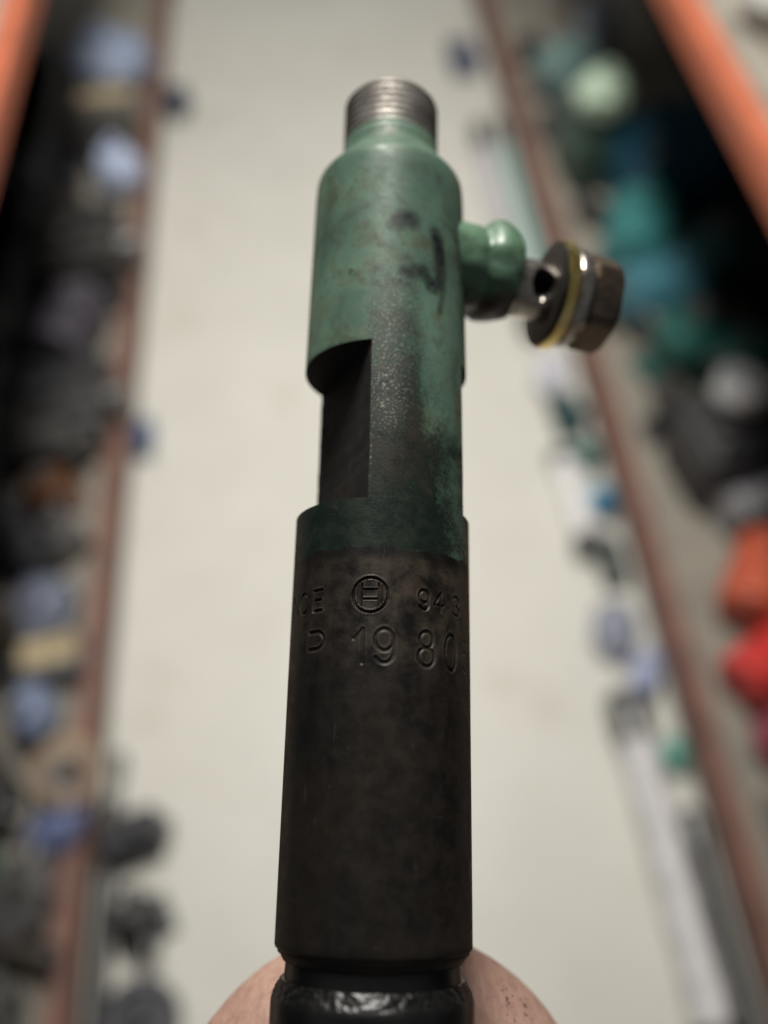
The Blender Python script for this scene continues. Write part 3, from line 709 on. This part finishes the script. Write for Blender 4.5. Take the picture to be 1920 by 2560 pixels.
wv, wf = rings([(3.8, HEADW), (7.3, HEADW), (7.6, HEADW + .2), (7.65, HEADW + .7), (7.6, HEADW + 1.5), (7.2, HEADW + 1.9), (3.8, HEADW + 1.9), (3.8, HEADW)], 64, SCB, caps=False)
mesh_obj('brass_washer', wv, wf, M_brass, inj, 40)['label'] = 'shiny brass washer under the bolt head'
hv, hf = rings([(3.7, HEADW + 1.92), (6.6, HEADW + 1.92), (6.9, HEADW + 2.3), (6.95, HEADW + 3.2), (6.7, HEADW + 4.1), (6.2, HEADW + 4.7), (5.6, HEADW + 4.9)], 48, SCB)
mesh_obj('collar', hv, hf, M_bolt, bolt, 45)['label'] = 'bright collar of the bolt head'
hexr = 7.2
HZ = [(HEADW + 4.4, .9), (HEADW + 4.8, 1.), (HEADW + 7.9, 1.), (HEADW + 8.6, .9)]
hv, hf = [], []
nseg = 48
for z, q in HZ:
    for i in range(nseg):
        a_ = 2 * math.pi * i / nseg
        hx = math.cos(R(30)) / math.cos(((a_ + R(12)) % R(60)) - R(30))      # hexagon
        rr = hexr * min(hx, .985) if q == 1. else hexr * min(hx, q)
        hv.append(tuple(SCB @ Vector((rr * math.cos(a_), rr * math.sin(a_), z))))
for j in range(len(HZ) - 1):
    hf += [(j * nseg + i, j * nseg + (i + 1) % nseg, (j + 1) * nseg + (i + 1) % nseg, (j + 1) * nseg + i) for i in range(nseg)]
hf += [tuple(range(nseg)), tuple((len(HZ) - 1) * nseg + i for i in range(nseg))]
mesh_obj('hex_head', hv, hf, M_head, bolt, 25)['label'] = 'brown rusty hexagon head'

# ---- groove, retaining nut with rough sooted chamfer, nozzle
t = NT('nut_black_oily'); n1 = t.noise(160, 4); n3 = t.noise(900, 3, .6)
c = t.mix(t.ramp(n1, .35, .65), (.002, .002, .0022), (.0045, .0042, .004))
t.out(c, t.ramp(n1, .3, .7, .28, .42), .0, t.bump(n3, .0001, .4)); M_nut = t.m
lathe('neck_groove', [(9.3, -16.9), (9.3, -15.6), (9.2, -14.25), (8.8, -14.21)], M_nut, inj, 96, Matrix.Scale(.001, 4) @ Matrix.Translation((0, 0, -BASE)))
ntk = 300; prof = [(9.2, -15.75)] + [(9.65 + .75 * i / 12, -15.8 - 1.45 * i / 12) for i in range(13)] + [(10.46, -17.4), (10.54, -17.65), (10.58, -18.0), (10.58, -24), (10.58, -52), (10.0, -53), (7.2, -53.2)]
nv, nf = rings([(r, z) for r, z in prof], ntk)
out = []
for x, y, z in nv:
    rr = math.hypot(x, y); am = 1 if -17.2 < z < -15.76 else 0
    if am:
        q = Vector((x, y, z)) * 1.6
        n_ = mnoise.noise(q) * .11 + mnoise.noise(q * 2.3) * .10
        x *= (rr + n_) / rr; y *= (rr + n_) / rr; z += n_ * .8
    out.append(L((x, y, z)))
mesh_obj('retaining_nut', out, nf, M_nut, inj, 60)['label'] = 'black oily nut with a gritty sooted upper edge'
lathe('nozzle', [(7.0, -53.15), (7.0, -66), (4.6, -66.4), (4.6, -69.5), (2.2, -71.4), (.8, -72)], M_nut, inj, 48, Matrix.Scale(.001, 4) @ Matrix.Translation((0, 0, -BASE)))

# ================================================================== the hand
hand_e = [
 # index finger: tip curls down left, arches behind the holder, runs back to its knuckle on the right
 ([(-16, 15.5, -58), (-17.5, 18, -47), (-16.5, 20.5, -36), (-11.5, 20.8, -27.5), (-4.5, 20.9, -23), (3, 21.0, -22.2), (10.5, 21.6, -25.0), (16.2, 23.5, -31.2), (20.2, 27, -43), (23, 33, -62), (26, 40, -84)],
  [6.6, 8.2, 8.8, 9.0, 9.1, 9.3, 9.8, 10.0, 9.9, 10.2, 11.5]),
 ([(-15, 30, -64), (-18, 34, -52), (-15, 37, -40), (-4, 38.5, -37), (6, 39.5, -38), (14, 41, -45), (24, 45, -54), (27, 52, -76), (27, 56, -94)], [6.8, 8.3, 9, 9.3, 9.5, 9.9, 10, 10.3, 11.5]),
 ([(-13, 46, -70), (-16, 51, -60), (-13, 54.5, -49), (-3, 56.5, -43), (8, 57.5, -44), (17, 59, -51), (23, 62, -66), (25, 66, -86), (25, 70, -102)], [6.4, 7.8, 8.5, 8.8, 9, 9.3, 9.6, 9.8, 11]),
 ([(-9, 62, -78), (-11, 67, -69), (-7, 71, -60), (2, 73, -56), (11, 74, -60), (18, 75.5, -70), (21, 78, -84), (22, 82, -108)], [5.6, 6.6, 7.2, 7.5, 7.8, 8, 8.3, 10]),
 # thumb: from the base of the palm round to the camera side of the nut, below the picture
 ([(1, -20.5, -44), (2, -21.5, -52), (6, -20, -66), (13, -12, -82), (19, 4, -98), (23, 22, -114), (25, 36, -126)], [6.4, 8.6, 9.6, 10.2, 12.5, 15, 16]),
 # palm and wrist
 ([(27, 42, -86), (26, 40, -108), (25, 42, -130), (25, 50, -150), (25, 54, -178), (25, 56, -230)], [12, 15, 18, 19, 22, 24]),
 ([(26, 60, -96), (25, 60, -118), (24, 58, -140), (25, 56, -158)], [12.5, 15, 17, 18]),
 ([(24, 76, -106), (23, 72, -126), (24, 64, -148)], [11, 14, 16]),
]
hv, hf = [], []
for pts, rad in hand_e:
    P = spline(pts, 5); rr = list(np.interp(np.linspace(0, len(rad) - 1, len(P)), range(len(rad)), rad))
    t0 = (P[0] - P[1]).normalized(); P = [P[0] + t0 * rr[0] * .92, P[0] + t0 * rr[0] * .7, P[0] + t0 * rr[0] * .35] + P; rr = [rr[0] * .3, rr[0] * .68, rr[0] * .92] + rr
    v, f = tube_data(P, rr, 20); k = len(hv); hv += v; hf += [tuple(i + k for i in q) for q in f]
hand_base = Vector((25, 55, -230))
hv = [tuple((Vector(p) - hand_base) * .001) for p in hv]
t = NT('skin'); n1 = t.noise(90, 5); n3 = t.noise(900, 4, .6); cr = t.noise(420, 3, .5, stretch=(1.6, 1.6, .18)); pore = t.noise(2600, 2)
c = t.mix(t.ramp(n1, .3, .7), (.35, .208, .165), (.43, .27, .215))
c = t.mix(t.ramp(cr, .46, .62, .0, .42), c, (.27, .16, .12))
c = t.mix(t.ramp(n3, .35, .65, 0, .25), c, (.47, .32, .25))
def spot(cx, cz, rad, thr):
    """oily specks scattered round one place of the skin"""
    vec = t.n('ShaderNodeVectorMath', operation='DISTANCE'); t.t.links.new(t.co(), vec.inputs[0])
    vec.inputs[1].default_value = tuple((Vector((cx, 16, cz)) - hand_base) * .001)
    near = t.ramp(vec.outputs['Value'], rad * .0004, rad * .001, 1, 0)
    return t.math('MULTIPLY', t.ramp(t.noise(1500, 2, .5), thr, thr + .05), near)
for cx, cz, rad, thr in ((17, -20.5, 3.6, .60), (-13, -18, 4, .69), (13, -24, 4, .68)):
    c = t.mix(t.math('MULTIPLY', spot(cx, cz, rad, thr), .9), c, (.03, .022, .018))
hb = t.bump(cr, .0006, .7); hb = t.bump(n3, .00010, .5, hb)
t.out(c, .5, 0, hb, .35)
t.b.inputs['Subsurface Weight'].default_value = .12; t.b.inputs['Subsurface Radius'].default_value = (.004, .0015, .0008); t.b.inputs['Subsurface Scale'].default_value = 1.
hm = bpy.data.meshes.new('hand'); hm.from_pydata(hv, [], hf); hm.update()
bm = bmesh.new(); bm.from_mesh(hm); bmesh.ops.recalc_face_normals(bm, faces=bm.faces); bm.to_mesh(hm); bm.free()
hm.materials.append(t.m)
hand = bpy.data.objects.new('hand', hm); C.objects.link(hand)
hand.matrix_world = CAM @ LOC @ Matrix.Translation(hand_base * .001)
rm = hand.modifiers.new('remesh', 'REMESH'); rm.mode = 'VOXEL'; rm.voxel_size = .0011; rm.use_smooth_shade = True
smo = hand.modifiers.new('smooth', 'SMOOTH'); smo.factor = .5; smo.iterations = 8
tag(hand, 'bare hand with oily specks gripping the lower end of the injector', 'hand')
